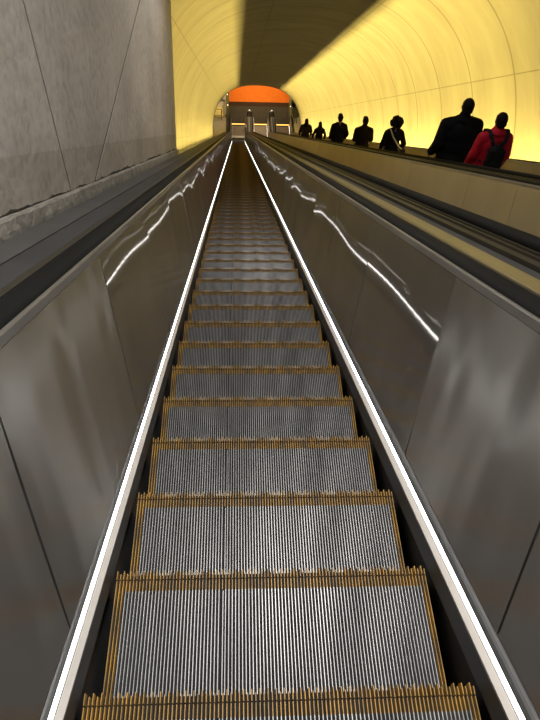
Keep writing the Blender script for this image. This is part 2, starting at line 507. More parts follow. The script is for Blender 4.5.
bpy.data.objects.remove(TREAD_O); bpy.data.objects.remove(DEMAR_O); bpy.data.objects.remove(STEP_O)

# ------------------------------------------------------------------ decks and medians (setting)
XW = -1.06
def struct(name, bm, m, label=None, smooth=False):
    o = new_obj(name, bm, m, None, smooth); o['kind'] = 'structure'
    if label: o['label'] = label
    return o
VS0 = 9.6; VS1 = 55.8; VR = 3.70; VCX = 1.70; VCN = -.57
fr_all = frames(T0, LAND_T - .3)
hb = H0   # h above nose plane -> n = h - H0
bm = bmesh.new(); sweep(bm, [(-.739, .60), (-.739, .866), (-.876, .868), (-.876, .60)], frames(T0, SE)); struct('trim_1', bm, M_DECK, 'dark grey metal deck strip beside the left handrail')
bm = bmesh.new(); sweep(bm, [(-.878, .60), (-.878, .873), (-1.02, .876), (-1.02, .60)], frames(T0, SE)); struct('trim_2', bm, M_DECK2, 'lighter grey metal deck strip along the concrete curb')
# curb under the wall, with a dirty joint
bm = bmesh.new()
rng = random.Random(5)
frs = frames_plain(T0, 11.5, .18)
sweep(bm, [(-1.022, .55), (-1.021, .90), (-1.026, .952), (-1.036, .962), (-1.12, .962), (-1.12, .55)], frs)
for v in bm.verts:
    v.co += Vector((rng.uniform(-.003, .003), 0, rng.uniform(-.004, .004)))
struct('trim_3', bm, M_CONC, 'rough concrete curb at the foot of the left wall')
bm = bmesh.new(); frs = frames_plain(T0, 11.5, .05)
rng = random.Random(9)
w = .010; rows = []
for pa, na in frs:
    w = min(.030, max(.002, w + rng.gauss(0, .004) - (w - .009) * .12)); d = rng.uniform(0, .0015)
    rows.append([bm.verts.new(Vector((x, 0, 0)) + pa + na * h) for x, h in ((-1.0595, .9612), (-1.0535 - d, .9622 + w * .4), (-1.0550 - d, .9622 + w), (-1.07, .9622 + w), (-1.07, .9612))])
for ra, rb in zip(rows, rows[1:]):
    for k in range(5): bm.faces.new((ra[k], ra[(k + 1) % 5], rb[(k + 1) % 5], rb[k]))
bm.faces.new(rows[0]); bm.faces.new(rows[-1][::-1])
struct('trim_4', bm, M_DIRT, 'dark crumbling joint between wall and curb')
# deck carries on past the wall; unseen outer lip shaped to shield the lamps
bm = bmesh.new(); sweep(bm, [(-1.022, .50), (-1.022, .80), (-1.30, .62), (-1.33, .65), (-1.33, .10), (-1.30, .10), (-1.30, .50)], frames_plain(11.5, SE, 2)); struct('trim_5', bm, M_DECK, 'dark ledge between left deck and vault, with added lamp shield')
for i, c in enumerate((CX[0], CX[1])):
    a, b = c + .857, c + 1.9 - .857
    bm = bmesh.new()
    sweep(bm, [(a, .60), (a, .872), (a + .012, .884), (a + .085, .884), (a + .097, .872), (a + .097, .60)], frames(T0, LAND_T)); struct('trim_%d' % (6 + 2 * i), bm, M_TAN, 'rounded tan metal strip between %s handrails' % ('left pair of' if i == 0 else 'right pair of'))
    bm = bmesh.new(); sweep(bm, [(a + .099, .60), (a + .099, .862), (b, .862), (b, .60)], frames(T0, LAND_T)); struct('trim_%d' % (7 + 2 * i), bm, M_DECK, 'grey metal strip between %s handrails' % ('left pair of' if i == 0 else 'right pair of'))
a = CX[2] + .857
bm = bmesh.new(); sweep(bm, [(a, .30), (a, .80), (4.835, .80), (4.835, .83), (4.850, .83), (4.850, .25), (a, .25)], frames_plain(VS0, SE, 2)); struct('trim_10', bm, M_DECK, 'dark ledge between right handrail and vault, with added lamp shield')  # unseen upstand shaped to keep lamplight off the crown

# inclined slab under everything
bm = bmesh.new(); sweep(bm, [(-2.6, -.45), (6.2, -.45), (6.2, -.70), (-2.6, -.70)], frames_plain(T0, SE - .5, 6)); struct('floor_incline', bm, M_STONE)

# ------------------------------------------------------------------ left concrete wall with open joints
def wall_left():
    bm = bmesh.new(); uvl = bm.loops.layers.uv.new('UVMap')
    top = 3.85
    def sEnd(n): return 11.33 - .30 * n
    def lineA(n): return 5.55 + 1.745 * n      # leaning joint
    def lineB(n): return 3.88 - .59 * n        # second joint
    n0 = -H0 + .55
    gA, gB = .030, .012
    def piece(f0, f1, na, nb):
        """solid slab between two edge lines s=f(n)"""
        ca = [(f0(na), na), (f1(na), na), (f1(nb), nb), (f0(nb), nb)]
        fa = [bm.verts.new(W(XW, s, n)) for s, n in ca]; fb = [bm.verts.new(W(XW - .30, s, n)) for s, n in ca]
        fs = [bm.faces.new(fa), bm.faces.new(fb[::-1])]
        for i in range(4):
            j = (i + 1) % 4; fs.append(bm.faces.new((fa[j], fa[i], fb[i], fb[j])))
        for f in fs:
            for l in f.loops:
                q = l.vert.co; d = q - W(0, 0, 0)
                l[uvl].uv = (d.dot(DV) + (q.x - XW), d.dot(NV) + H0 - .95)
    # joints cross low down (at n = -.715, below the curb), so each piece is a simple quad
    nx = -.62
    lo = lambda n: T0
    piece(lo, lambda n: lineB(n) - gB, nx, top)
    piece(lambda n: lineB(n) + gB, lambda n: lineA(n) - gA, nx, top)
    piece(lambda n: lineA(n) + gA, lambda n: max(sEnd(n), lineA(n) + .05), nx, 3.2)
    # dark filler just inside the open joints
    fl = bmesh.new()
    for fn, nt_, g in ((lineB, top, gB), (lineA, 3.2, gA)):
        for xx in (XW - .004,):
            quad(fl, W(xx, fn(nx) - g * 1.3, nx), W(xx, fn(nx) + g * 1.3, nx), W(xx, fn(nt_) + g * 1.3, nt_), W(xx, fn(nt_) - g * 1.3, nt_))
    r_ = bmesh.ops.extrude_face_region(fl, geom=fl.faces[:])
    for v in r_['geom']:
        if isinstance(v, bmesh.types.BMVert): v.co.x -= .02
    struct('trim_12', fl, M_DIRT, 'dark filler in the two open joints of the concrete wall')
    # backing so nothing shows through the joints
    vs = [bm.verts.new(W(XW - .012, s, n)) for s, n in ((T0, nx), (sEnd(nx) - .3, nx), (10.2, 3.1), (T0, 3.1))]
    f = bm.faces.new(vs)
    o = struct('wall_left', bm, concrete_wall(), 'grey stained concrete wall left of the escalator')
wall_left()

# ------------------------------------------------------------------ vault
VEX = 2 / 2.5
def arch(a, r=None):
    r = r or VR
    c, s_ = cos(a), sin(a)
    return VCX + r * math.copysign(abs(c) ** VEX, c), VCN + r * math.copysign(abs(s_) ** VEX, s_)
def vault():
    bm = bmesh.new(); uvl = bm.loops.layers.uv.new('UVMap')
    A0, A1, NA = radians(-12), radians(192), 90
    # even spacing along the arc
    fine = [A0 + (A1 - A0) * i / 2000 for i in range(2001)]
    acc = [0.]
    for a, b in zip(fine, fine[1:]):
        p, q = arch(a), arch(b); acc.append(acc[-1] + math.hypot(p[0] - q[0], p[1] - q[1]))
    ang = []; j = 0
    for k in range(NA + 1):
        want = acc[-1] * k / NA
        while j < 2000 and acc[j] < want - 1e-9: j += 1
        ang.append(fine[j])
    arcl = acc[-1]
    i0 = next(i for i in range(2001) if arch(fine[i])[1] > 1.0); ref = acc[i0]
    svals = [VS0 + (VS1 - VS0) * i / 60 for i in range(61)]
    def ringpts(s, r):
        return [bm.verts.new(W(*(lambda q: (q[0], s, q[1]))(arch(ang[k], r)))) for k in range(NA + 1)]
    inn = [ringpts(s, VR) for s in svals]; out = [ringpts(s, VR + .3) for s in (svals[0], svals[-1])]
    for i in range(60):
        for k in range(NA):
            f = bm.faces.new((inn[i][k], inn[i][k + 1], inn[i + 1][k + 1], inn[i + 1][k]))
            for l, (kk, ii) in zip(f.loops, ((k, i), (k + 1, i), (k + 1, i + 1), (k, i + 1))):
                l[uvl].uv = (arcl * kk / NA - ref, svals[ii])
    for k in range(NA):
        bm.faces.new((out[0][k], out[0][k + 1], out[1][k + 1], out[1][k]))
        bm.faces.new((inn[0][k], out[0][k], out[0][k + 1], inn[0][k + 1])); bm.faces.new((inn[-1][k], inn[-1][k + 1], out[1][k + 1], out[1][k]))
    o = struct('ceiling', bm, vault_mat(), 'yellow lit barrel vault over the escalators', True)
    me = o.data
    for p in me.polygons: p.use_smooth = p.area < 3
vault()

# portal wall closing the entrance hall above and right of the vault mouth
def arch_wall(name, s, xl, xr, nt_, nb_, thick, m, label):
    bm = bmesh.new()
    rim = []
    for k in range(41):
        a = radians(-12) + radians(204) * k / 40
        rim.append(arch(a))
    rects = []
    for x, n in rim:
        dx, dn = x - VCX, n - VCN
        sc = min(((xr - VCX) / dx if dx > 1e-6 else 1e9), ((xl - VCX) / dx if dx < -1e-6 else 1e9), ((nt_ - VCN) / dn if dn > 1e-6 else 1e9), ((nb_ - VCN) / dn if dn < -1e-6 else 1e9))
        rects.append((VCX + dx * sc, VCN + dn * sc))
    f = [[bm.verts.new(W(x, s + d, n)) for x, n in rr] for rr in (rim, rects) for d in (0, thick)]
    for k in range(40):
        bm.faces.new((f[0][k], f[0][k + 1], f[2][k + 1], f[2][k])); bm.faces.new((f[1][k + 1], f[1][k], f[3][k], f[3][k + 1]))
        bm.faces.new((f[0][k + 1], f[0][k], f[1][k], f[1][k + 1])); bm.faces.new((f[2][k], f[2][k + 1], f[3][k + 1], f[3][k]))
    return struct(name, bm, m, label)
M_HALL = mat('hall_concrete', (.34, .32, .29), .85, 0, scale=2, bump=.2)
arch_wall('wall_portal', VS0 - .35, -3.2, 6.6, 4.13, -2.0, .34, M_HALL, None)
bm = bmesh.new(); sweep(bm, [(6.3, -.4), (6.6, -.4), (6.6, 5.23), (6.3, 5.23)], frames_plain(T0, VS0 - .4, 3)); struct('wall_right', bm, M_HALL)
bm = bmesh.new(); sweep(bm, [(-1.4, 5.23), (6.6, 5.23), (6.6, 5.5), (-1.4, 5.5)], frames_plain(T0, VS0 - .36, 3)); struct('ceiling_hall', bm, M_HALL)

# ------------------------------------------------------------------ landing hall at the foot
YL = YB + 2.58
def flat(name, x0, x1, y0, y1, z0, z1, m, label=None):
    bm = bmesh.new(); box(bm, x0, x1, y0, y1, z0, z1); return struct(name, bm, m, label)
flat('floor', -.945, 4.845, YB - .3, YB + 5.70, -.30, -.035, M_STONE, 'stone landing floor, shade put into its dark colour')
M_SIDE_LIT = mat('lit_side_floor', (.30, .25, .165), .8, 0, scale=3)  # side floor, lamplight painted in as a tan tone
flat('floor_side_left', -3.5, -.95, YB - .2, YB + 6.15, -.28, -.0345, M_SIDE_LIT, 'floor left of the landing, lamplight put into its tan colour')
flat('floor_side_right', 4.85, 7.5, YB - .2, YB + 6.15, -.28, -.0345, M_SIDE_LIT, 'floor right of the landing, lamplight put into its tan colour')
flat('trim_11', -.9, 4.75, YB + 5.70, YB + 6.40, -.30, -.02, mat('threshold_brown', (.05, .022, .008), .8, spec=.1), 'brown threshold strip across the landing')
TILE = tile_mat('terracotta_tile', (.62, .14, .008), (.70, .17, .010), (.50, .11, .008), 4.5)
flat('floor_tiles', -.9, 4.75, YB + 6.40, YB + 16, -.30, -.03, TILE, 'orange terracotta floor beyond the landing')
flat('wall_lobby_left', -4.0, -.92, YB + 6.15, YB + 16, -.3, 4.2, M_TANW, 'tan wall left of the orange floor')
flat('wall_lobby_right', 4.77, 8.0, YB + 6.15, YB + 16, -.3, 4.2, M_TANW, 'tan wall right of the orange floor')
flat('wall_lobby_end', -1, 5, YB + 16, YB + 16.3, -.3, 4.2, M_TANW)
flat('ceiling_lobby', -4.0, 8.0, YB + 4.9, YB + 16.3, 4.2, 4.4, M_TANW)

# added strip that glows for the bright line ending each walkway
for i, (cx, w) in enumerate(zip(CX, ('left', 'middle', 'right'))):
    r = empty('glow_strip', (cx, YL, -.035), 'added glowing yellow strip across the %s escalator foot' % w, 'light', 'glowing strips at the escalator feet')
    bm = bmesh.new(); box(bm, -.86, .86, -.09, .09, 0, .03, .006); new_obj('base', bm, M_DARKM, r)
    bm = bmesh.new(); box(bm, -.83, .83, -.07, .07, .030, .045, .004); new_obj('lens', bm, emit('amber_glow', (1, .50, .10), 2.0), r)

# posts on the medians
for x, w in ((1.068, 'left'), (2.968, 'right')):
    r = empty('marker_post', (x, YL + .5, -.035), 'steel post with a small white lamp at the escalator feet, %s one of two' % w, 'post', 'lamp posts on the landing')
    bm = bmesh.new(); box(bm, -.17, .17, -.17, .17, 0, .08, .01); new_obj('base', bm, M_DARKM, r)
    bm = bmesh.new(); box(bm, -.12, .12, -.08, .08, .08, 1.02, .02); new_obj('shaft', bm, M_CAP, r)
    for q in (-.17, .17):
        bm = bmesh.new(); box(bm, q - .04, q + .04, -.10, .10, .08, .96, .01); new_obj('side_rail', bm, M_DARKM, r)
    bm = bmesh.new(); ell(bm, (0, 0, 1.06), (.05, .05, .05)); new_obj('lamp', bm, emit('post_lamp', (1, .9, .7), 1.1), r, True)

# tall dark columns flanking the orange floor
for x, w in ((-.80, 'left'), (4.62, 'right')):
    r = empty('column', (x, YB + 3.9, -.035), 'tall dark metal column at the %s edge of the orange floor' % w, 'column', 'dark columns by the orange floor')
    bm = bmesh.new(); box(bm, -.20, .20, -.20, .20, 0, .12, .015); new_obj('base', bm, M_DARKM, r)
    bm = bmesh.new(); box(bm, -.13, .13, -.13, .13, .12, 3.0, .02); new_obj('shaft', bm, M_DARKM, r)
    bm = bmesh.new(); ell(bm, (-.02, -.15, 2.05), (.05, .03, .05)); ell(bm, (.0, -.15, 1.1), (.05, .03, .05)); new_obj('signal_lamp', bm, emit('post_lamp', (1, .9, .7), 1.1), r, True)
    if w == 'right':
        d = bpy.data.lights.new('bulb', 'POINT'); d.energy = 25; d.color = (1, .82, .52); d.shadow_soft_size = .06
        o = bpy.data.objects.new('bulb', d); col.objects.link(o); o.parent = r; o.location = (.95, 1.9, 2.2)  # added lamp without a fixture, lights the wall behind the figures

# service cabinet and railing on the left of the landing
r = empty('service_cabinet', (-1.62, YB + 3.95, -.035), 'tan metal service cabinet behind a dark railing, left of the landing', 'cabinet')
bm = bmesh.new(); box(bm, -.5, .42, -.30, .35, .08, 1.05, .015); new_obj('body', bm, M_CAB, r)
bm = bmesh.new(); box(bm, -.54, .46, -.34, .39, 1.05, 1.09, .01); new_obj('top', bm, M_CAB, r)
bm = bmesh.new(); box(bm, -.46, .38, -.25, .30, 0, .08); new_obj('plinth', bm, M_DARKM, r)
for a in (-.46, -.03):
    bm = bmesh.new(); box(bm, a, a + .41, -.318, -.30, .14, 1.0, .005); d = new_obj('door', bm, M_CAB, r)
    bm = bmesh.new(); box(bm, a + .33, a + .36, -.345, -.318, .5, .66, .006); new_obj('handle', bm, M_DARKM, d)
r = empty('railing', (-1.75, YB + 3.2, -.035), 'dark metal railing on the left of the landing', 'railing')
bm = bmesh.new(); cyl(bm, -.52, 0, 0, 1.9, .045); cyl(bm, -.52, 0, 1.9, 1.96, .07); new_obj('post', bm, M_DARKM, r)
bm = bmesh.new(); cyl(bm, .42, 0, 0, 1.05, .035); new_obj('post', bm, M_DARKM, r)
for z in (.45, 1.0):
    bm = bmesh.new(); tube(bm, [(-.52, 0, z), (.42, 0, z)], .032); new_obj('rail', bm, M_DARKM, r)
bm = bmesh.new(); ell(bm, (-.52, -.02, 2.02), (.05, .05, .06)); new_obj('lamp', bm, emit('post_lamp', (1, .9, .7), 1.1), r, True)
def bulb(root, loc, power):
    d = bpy.data.lights.new('bulb', 'POINT'); d.energy = power; d.color = (1, .82, .52); d.shadow_soft_size = .06
    o = bpy.data.objects.new('bulb', d); col.objects.link(o); o.parent = root; o.location = loc
bulb(r, (-.40, -.12, 2.15), 75)
# wall panels left of the orange floor
for k, x in enumerate((-1.15, -1.62)):
    r = empty('wall_panel', (x, YB + 6.13, 1.5), ('pale' if k == 0 else 'second pale') + ' upright panel on the tan wall ' + ('next to the left dark column' if k == 0 else 'above the service cabinet'), 'panel', 'wall panels')
    bm = bmesh.new(); box(bm, -.20, .20, -.04, .02, -1.3, .6, .01); new_obj('frame', bm, M_DARKM, r)
    bm = bmesh.new(); box(bm, -.15, .15, -.055, -.03, -1.22, .52, .008); new_obj('board', bm, mat('panel_pale', (.62, .58, .48), .6), r)

# ------------------------------------------------------------------ people
def finish_voxel(name, bm, m, parent, vox, it=5):
    o = new_obj(name, bm, m, None)
    md = o.modifiers.new('r', 'REMESH'); md.mode = 'VOXEL'; md.voxel_size = vox; md.use_smooth_shade = True
    sm = o.modifiers.new('s', 'SMOOTH'); sm.factor = .5; sm.iterations = it
    dg = bpy.context.evaluated_depsgraph_get()
    me = bpy.data.meshes.new_from_object(o.evaluated_get(dg))
    old = o.data; o.modifiers.clear(); o.data = me; bpy.data.meshes.remove(old)
    me.name = name
    if not me.materials: me.materials.append(m)
    for p in me.polygons: p.use_smooth = True
    o.parent = parent
    return o

SKIN = {'dark': mat('skin_dark', (.10, .055, .035), .5, 0, scale=8), 'light': mat('skin_light', (.45, .27, .19), .5, 0, scale=8), 'mid': mat('skin_mid', (.26, .145, .09), .5, 0, scale=8)}
M_HAIR = mat('hair_black', (.005, .004, .0035), .7, 0, scale=30, bump=.6, bscale=60, spec=.1)
M_EYE = mat('eye_dark', (.05, .04, .035), .2)
M_SHOE = mat('shoe_black', (.012, .012, .012), .4)

def hand(bm, wrist, d, side, k, curl=.5):
    """palm and five fingers; d = pointing direction of the hand"""
    wv = Vector(wrist); d = Vector(d).normalized()
    lat = Vector((0, 1, 0)) if abs(d.z) > .7 else Vector((1, 0, 0)) * side   # across the knuckles
    lat = (lat - d * lat.dot(d)).normalized()
    nrm = d.cross(lat).normalized()
    if abs(d.z) > .7: nrm = Vector((-side, 0, 0))
    else: nrm = Vector((0, 0, -1))
    pc = wv + d * .05 * k
    for f in (-1, 0, 1): capsule(bm, wv + lat * f * .012 * k, wv + d * .085 * k + lat * f * .026 * k, .017 * k, .014 * k, 4, 8)
    for i, (off, ln) in enumerate(((.033, .068), (.011, .080), (-.011, .074), (-.032, .058))):
        b0 = wv + d * .085 * k + lat * off * k
        b1 = b0 + (d * cos(curl * .6) + nrm * sin(curl * .6)) * ln * .5 * k
        b2 = b1 + (d * cos(curl * 1.6) + nrm * sin(curl * 1.6)) * ln * .5 * k
        capsule(bm, b0, b1, .0095 * k, .0085 * k, 3, 8); capsule(bm, b1, b2, .0085 * k, .0072 * k, 3, 8)
    t0 = wv + d * .02 * k + lat * .024 * k
    t1 = t0 + (d * .7 + lat * .7).normalized() * .042 * k; t2 = t1 + (d * .9 + nrm * .4).normalized() * .032 * k
    capsule(bm, t0, t1, .013 * k, .011 * k, 3, 8); capsule(bm, t1, t2, .011 * k, .009 * k, 3, 8)

def person(loc, H, label, skin='dark', coat=(.007, .007, .0075), pants=(.015, .015, .018), bulk=1.0, hair='short', arms=None, long_coat=False,
           coat_name='jacket', vox=.011, turn=0., headtilt=0., collar=True, rough=.8, legs='stand', group='people standing on the right escalator', coat_label=None):
    """a standing figure; local frame faces +y, feet at z = 0"""
    k = H / 1.75
    r = empty('person', loc, label, 'person', group); r.rotation_euler = (0, 0, turn)
    arms = arms or [((-.27, -.02, 1.13), (-.27, .09, .88)), ((.27, -.02, 1.13), (.27, .09, .88))]
    V = lambda p: Vector(p) * k
    fy = .10 if legs == 'walk' else .0
    hips = [(-.09, 0, .92), (.09, 0, .92)]; knees = [(-.10, .03 + fy, .50), (.10, .03 - fy * .4, .50)]; ank = [(-.10, -.01 + fy * 1.6, .08), (.10, -.01 - fy * 1.9, .09)]
    rot = Matrix.Rotation(headtilt, 4, 'Y')
    def hd(p):
        q = Vector(p) - Vector((0, 0, 1.5)); q = rot @ q
        return (q + Vector((0, 0, 1.5))) * k
    # body
    bm = bmesh.new()
    ell(bm, V((0, 0, 1.28)), V((.155, .095, .19))); ell(bm, V((0, 0, 1.06)), V((.135, .09, .19))); ell(bm, V((0, 0, .95)), V((.155, .105, .12)))
    capsule(bm, V((-.15, 0, 1.415)), V((.15, 0, 1.415)), .05 * k, .05 * k)
    capsule(bm, V((0, -.012, 1.42)), hd((0, 0, 1.58)), .062 * k, .054 * k)
    ell(bm, hd((0, .005, 1.645)), V((.074, .094, .105))); ell(bm, hd((0, .035, 1.585)), V((.055, .066, .062)))
    capsule(bm, hd((0, .092, 1.655)), hd((0, .118, 1.618)), .010 * k, .015 * k, 4, 8)
    capsule(bm, hd((-.02, .090, 1.578)), hd((.02, .090, 1.578)), .011 * k, .011 * k, 4, 8)
    capsule(bm, hd((-.045, .080, 1.672)), hd((.045, .080, 1.672)), .012 * k, .012 * k, 4, 8)
    for s in (-1, 1): ell(bm, hd((s * .077, .0, 1.635)), V((.012, .022, .034)), 10, 8)
    for i, s in enumerate((-1, 1)):
        capsule(bm, V((s * .175, 0, 1.40)), V(arms[i][0]), .046 * k, .039 * k); capsule(bm, V(arms[i][0]), V(arms[i][1]), .039 * k, .027 * k)
        dd = Vector(arms[i][1]) - Vector(arms[i][0])
        hand(bm, V(arms[i][1]), dd, s, k)
        capsule(bm, V(hips[i]), V(knees[i]), .078 * k, .054 * k); capsule(bm, V(knees[i]), V(ank[i]), .052 * k, .038 * k)
        ell(bm, V((ank[i][0], ank[i][1] + .055, .045)), V((.042, .115, .038)))
    finish_voxel('body', bm, SKIN[skin], r, vox, 3)
    # coat
    bm = bmesh.new(); b = bulk
    cm = mat('%s_cloth_%02d' % (coat_name, len(MATS)), coat, rough, 0, scale=10, bump=.35, bscale=14, spec=.06)
    ell(bm, V((0, -.005, 1.27)), V((.185 * b, .125 * b, .20))); ell(bm, V((0, 0, 1.08)), V((.172 * b, .125 * b, .22)))
    ell(bm, V((0, 0, .90)), V((.19 * b, .135 * b, .14)))
    if long_coat: ell(bm, V((0, 0, .74)), V((.20 * b, .145 * b, .24)))
    capsule(bm, V((-.13 * b, -.005, 1.375)), V((.13 * b, -.005, 1.375)), .075 * k * b, .075 * k * b)
    for s in (-1, 1): capsule(bm, V((s * .03, -.012, 1.475)), V((s * .165 * b, -.005, 1.385)), .055 * k, .062 * k * b)
    if collar: capsule(bm, V((0, -.012, 1.44)), V((0, -.006, 1.525)), .080 * k, .070 * k)
    if bulk > 1.1 and collar: ell(bm, V((0, -.02, 1.475)), V((.115, .098, .052))); ell(bm, V((0, -.015, 1.515)), V((.088, .080, .035)))
    for i, s in enumerate((-1, 1)):
        e, w = Vector(arms[i][0]), Vector(arms[i][1])
        capsule(bm, V((s * .17 * b, 0, 1.375)), V(e), .066 * k * b, .062 * k * b); capsule(bm, V(e), V(e + (w - e) * .97), .062 * k * b, .046 * k * b)
    o = finish_voxel(coat_name, bm, cm, r, vox, 4)
    if coat_label: o['label'] = coat_label
    # trousers and shoes
    bm = bmesh.new()
    ell(bm, V((0, 0, .93)), V((.168, .118, .12)))
    for i in (0, 1):
        capsule(bm, V(hips[i]), V(knees[i]), .092 * k, .070 * k); capsule(bm, V(knees[i]), V((ank[i][0], ank[i][1], ank[i][2] - .01)), .068 * k, .058 * k)
    finish_voxel('trousers', bm, mat('trouser_cloth_%02d' % len(MATS), pants, .85, 0, scale=12, bump=.25), r, vox, 3)
    for i in (0, 1):
        bm = bmesh.new()
        ell(bm, V((ank[i][0], ank[i][1] + .08, .040)), V((.048, .105, .040))); ell(bm, V((ank[i][0], ank[i][1] - .02, .05)), V((.046, .065, .052)))
        box(bm, *(x * k for x in (ank[i][0] - .045, ank[i][0] + .045, ank[i][1] - .075, ank[i][1] + .17, 0.002, .022)))
        finish_voxel('shoe', bm, M_SHOE, r, .009, 2)
    # hair
    bm = bmesh.new()
    if hair == 'afro':
        rg = random.Random(4)
        ell(bm, hd((0, -.03, 1.655)), V((.135, .12, .125)))
        for _ in range(110):
            a, z = rg.uniform(0, 2 * pi), rg.uniform(-.85, 1)
            q = Vector((cos(a) * sqrt(1 - z * z), sin(a) * sqrt(1 - z * z), z))
            if q.y > .5 and q.z < .5: continue
            c = Vector((0, -.03, 1.655)) + Vector((q.x * .135, q.y * .12, q.z * .125))
            ell(bm, hd(c), V((.03, .03, .03)), 8, 6)
    else:
        ell(bm, hd((0, -.012, 1.660)), V((.082, .097, .102)))
        ell(bm, hd((0, -.040, 1.615)), V((.074, .070, .075)))
        if hair == 'long':
            ell(bm, hd((0, -.055, 1.54)), V((.098, .065, .15))); ell(bm, hd((0, -.075, 1.42)), V((.105, .05, .13)))
        if hair == 'full':
            ell(bm, hd((0, -.01, 1.672)), V((.09, .102, .10))); ell(bm, hd((.0, .05, 1.735)), V((.07, .05, .035)))
    # open the face
    o = finish_voxel('hair', bm, M_HAIR, r, .009, 2)
    for s in (-1, 1):
        bm = bmesh.new(); ell(bm, hd((s * .031, .089, 1.652)), V((.013, .009, .009)), 10, 8); new_obj('eye', bm, M_EYE, r, True)
    return r

# the escalator's treads: horizontal centre of tread i and its height
def tread(i, lift):
    p, n, d = path(STEPS[i]); p = p + n * lift
    return p.y - .20, p.z
def tread_near(s):
    """index of the tread whose middle lies nearest to slope distance s for a head above it"""
    return min(range(len(STEPS)), key=lambda i: abs(STEPS[i] - s))

HOLD_L = [((-.275, -.04, 1.10), (-.30, .10, .88)), ((.255, -.02, 1.12), (.26, .07, .88))]
REST   = [((-.245, -.02, 1.12), (-.25, .09, .88)), ((.235, -.02, 1.12), (.24, .09, .88))]
AKIMBO = [((-.235, -.03, 1.12), (-.23, .10, .90)), ((.265, -.06, 1.13), (.235, .09, .92))]
FOLD   = [((-.235, -.04, 1.12), (-.16, .16, 1.08)), ((.235, -.04, 1.12), (.16, .16, 1.08))]

def rider(i, x, H, label, **kw):
    y, z = tread(i, LIFT[2])
    return person((x, y, z + .002), H, label, **kw), Vector((x, y, z))

def head_s(H, s):   # tread index for a head seen at slope coordinate s (the head leans back up the incline)
    return tread_near(s + H * SN + .20 * CS - .0)

red, rp0 = rider(head_s(1.73, 9.02 * 3.62 / 3.7), 3.66, 1.73, 'person in a red puffer jacket with a small backpack, nearest rider on the right escalator',
      skin='dark', coat=(.36, .010, .022), bulk=1.12, vox=.010, coat_name='puffer_jacket', rough=.5, arms=REST, coat_label='red quilted puffer jacket')
big, _ = rider(head_s(2.0, 10.29), 3.60, 1.99, 'tall broad person in a black coat with raised collar, ahead of the red jacket',
      skin='dark', bulk=1.32, long_coat=True, coat_name='coat', arms=HOLD_L, headtilt=.06, vox=.011)
afr, ap0 = rider(head_s(1.73, 15.1), 3.66, 1.74, 'person with big round curly hair and a pale bag strap across the back',
      skin='dark', hair='afro', arms=AKIMBO, bulk=1.0, collar=False)
rider(head_s(1.77, 18.6), 3.66, 1.78, 'rider in a dark brown jacket just ahead of the curly-haired rider',
      skin='mid', coat=(.012, .009, .007), bulk=1.18, arms=FOLD, hair='full')
rider(head_s(1.92, 22.8), 3.58, 1.94, 'tall rider in a black jacket, third from the far end of the queue',
      skin='mid', bulk=1.10, arms=AKIMBO, hair='full', collar=False)
rider(head_s(1.75, 28.6), 3.66, 1.72, 'small long-haired rider in dark clothes, second from the far end',
      skin='light', hair='long', bulk=1.0, vox=.014)
rider(head_s(1.95, 33.9), 3.58, 1.92, 'farthest rider on the escalator, long dark hair and a grey-brown coat',
      skin='light', hair='long', coat=(.022, .019, .014), bulk=1.12, long_coat=True, coat_name='coat', vox=.014)
person((5.08, YB + 4.6, -.033), 1.82, 'person in black walking away across the landing, upper of two far figures', skin='light', bulk=1.5, hair='short', legs='walk', vox=.014, long_coat=True, coat_name='coat', group='people on the landing')
person((5.05, YB + 2.95, -.033), 1.70, 'person in black near the foot of the right escalator, lower of two far figures', skin='light', bulk=1.55, hair='full', vox=.014, long_coat=True, coat_name='coat', group='people on the landing')

# backpack on the red jacket
def backpack(p):
    r = empty('backpack', (p.x, p.y, p.z), 'small black backpack worn on the red jacket', 'backpack')
    m = mat('backpack_nylon', (.006, .006, .0065), .7, 0, scale=20, bump=.3, spec=.1)
    bm = bmesh.new(); ell(bm, (0, -.20, 1.20), (.125, .075, .17)); ell(bm, (0, -.20, 1.08), (.135, .085, .12)); box(bm, -.11, .11, -.26, -.15, 1.00, 1.30)
    finish_voxel('pack', bm, m, r, .010, 5)
    bm = bmesh.new(); ell(bm, (0, -.275, 1.09), (.095, .03, .075)); finish_voxel('front_pocket', bm, m, r, .009, 3)
    bm = bmesh.new(); tube(bm, [(-.03, -.18, 1.36), (-.02, -.19, 1.40), (.02, -.19, 1.40), (.03, -.18, 1.36)], .008); new_obj('haul_loop', bm, m, r)
    for s in (-1, 1):
        bm = bmesh.new()
        pts = [(s * .055, -.155, 1.31), (s * .085, -.155, 1.39), (s * .115, -.115, 1.465), (s * .135, -.03, 1.495), (s * .145, .06, 1.46), (s * .145, .125, 1.36), (s * .15, .14, 1.22), (s * .165, .08, 1.10), (s * .13, -.10, 1.04)]
        v = [Vector(q) for q in pts]
        rings = []
        for i, q in enumerate(v):
            d = (v[min(i + 1, len(v) - 1)] - v[max(i - 1, 0)]).normalized(); x = Vector((1, 0, 0)); x = (x - d * x.dot(d)).normalized(); n = d.cross(x)
            rings.append([bm.verts.new(q + x * a * .026 + n * c * .007) for a, c in ((-1, -1), (1, -1), (1, 1), (-1, 1))])
        for a, c in zip(rings, rings[1:]):
            for j in range(4): bm.faces.new((a[j], a[(j + 1) % 4], c[(j + 1) % 4], c[j]))
        bm.faces.new(rings[0]); bm.faces.new(rings[-1])
        new_obj('strap', bm, mat('strap_grey', (.014, .014, .016), .7, spec=.1), r)
backpack(rp0)
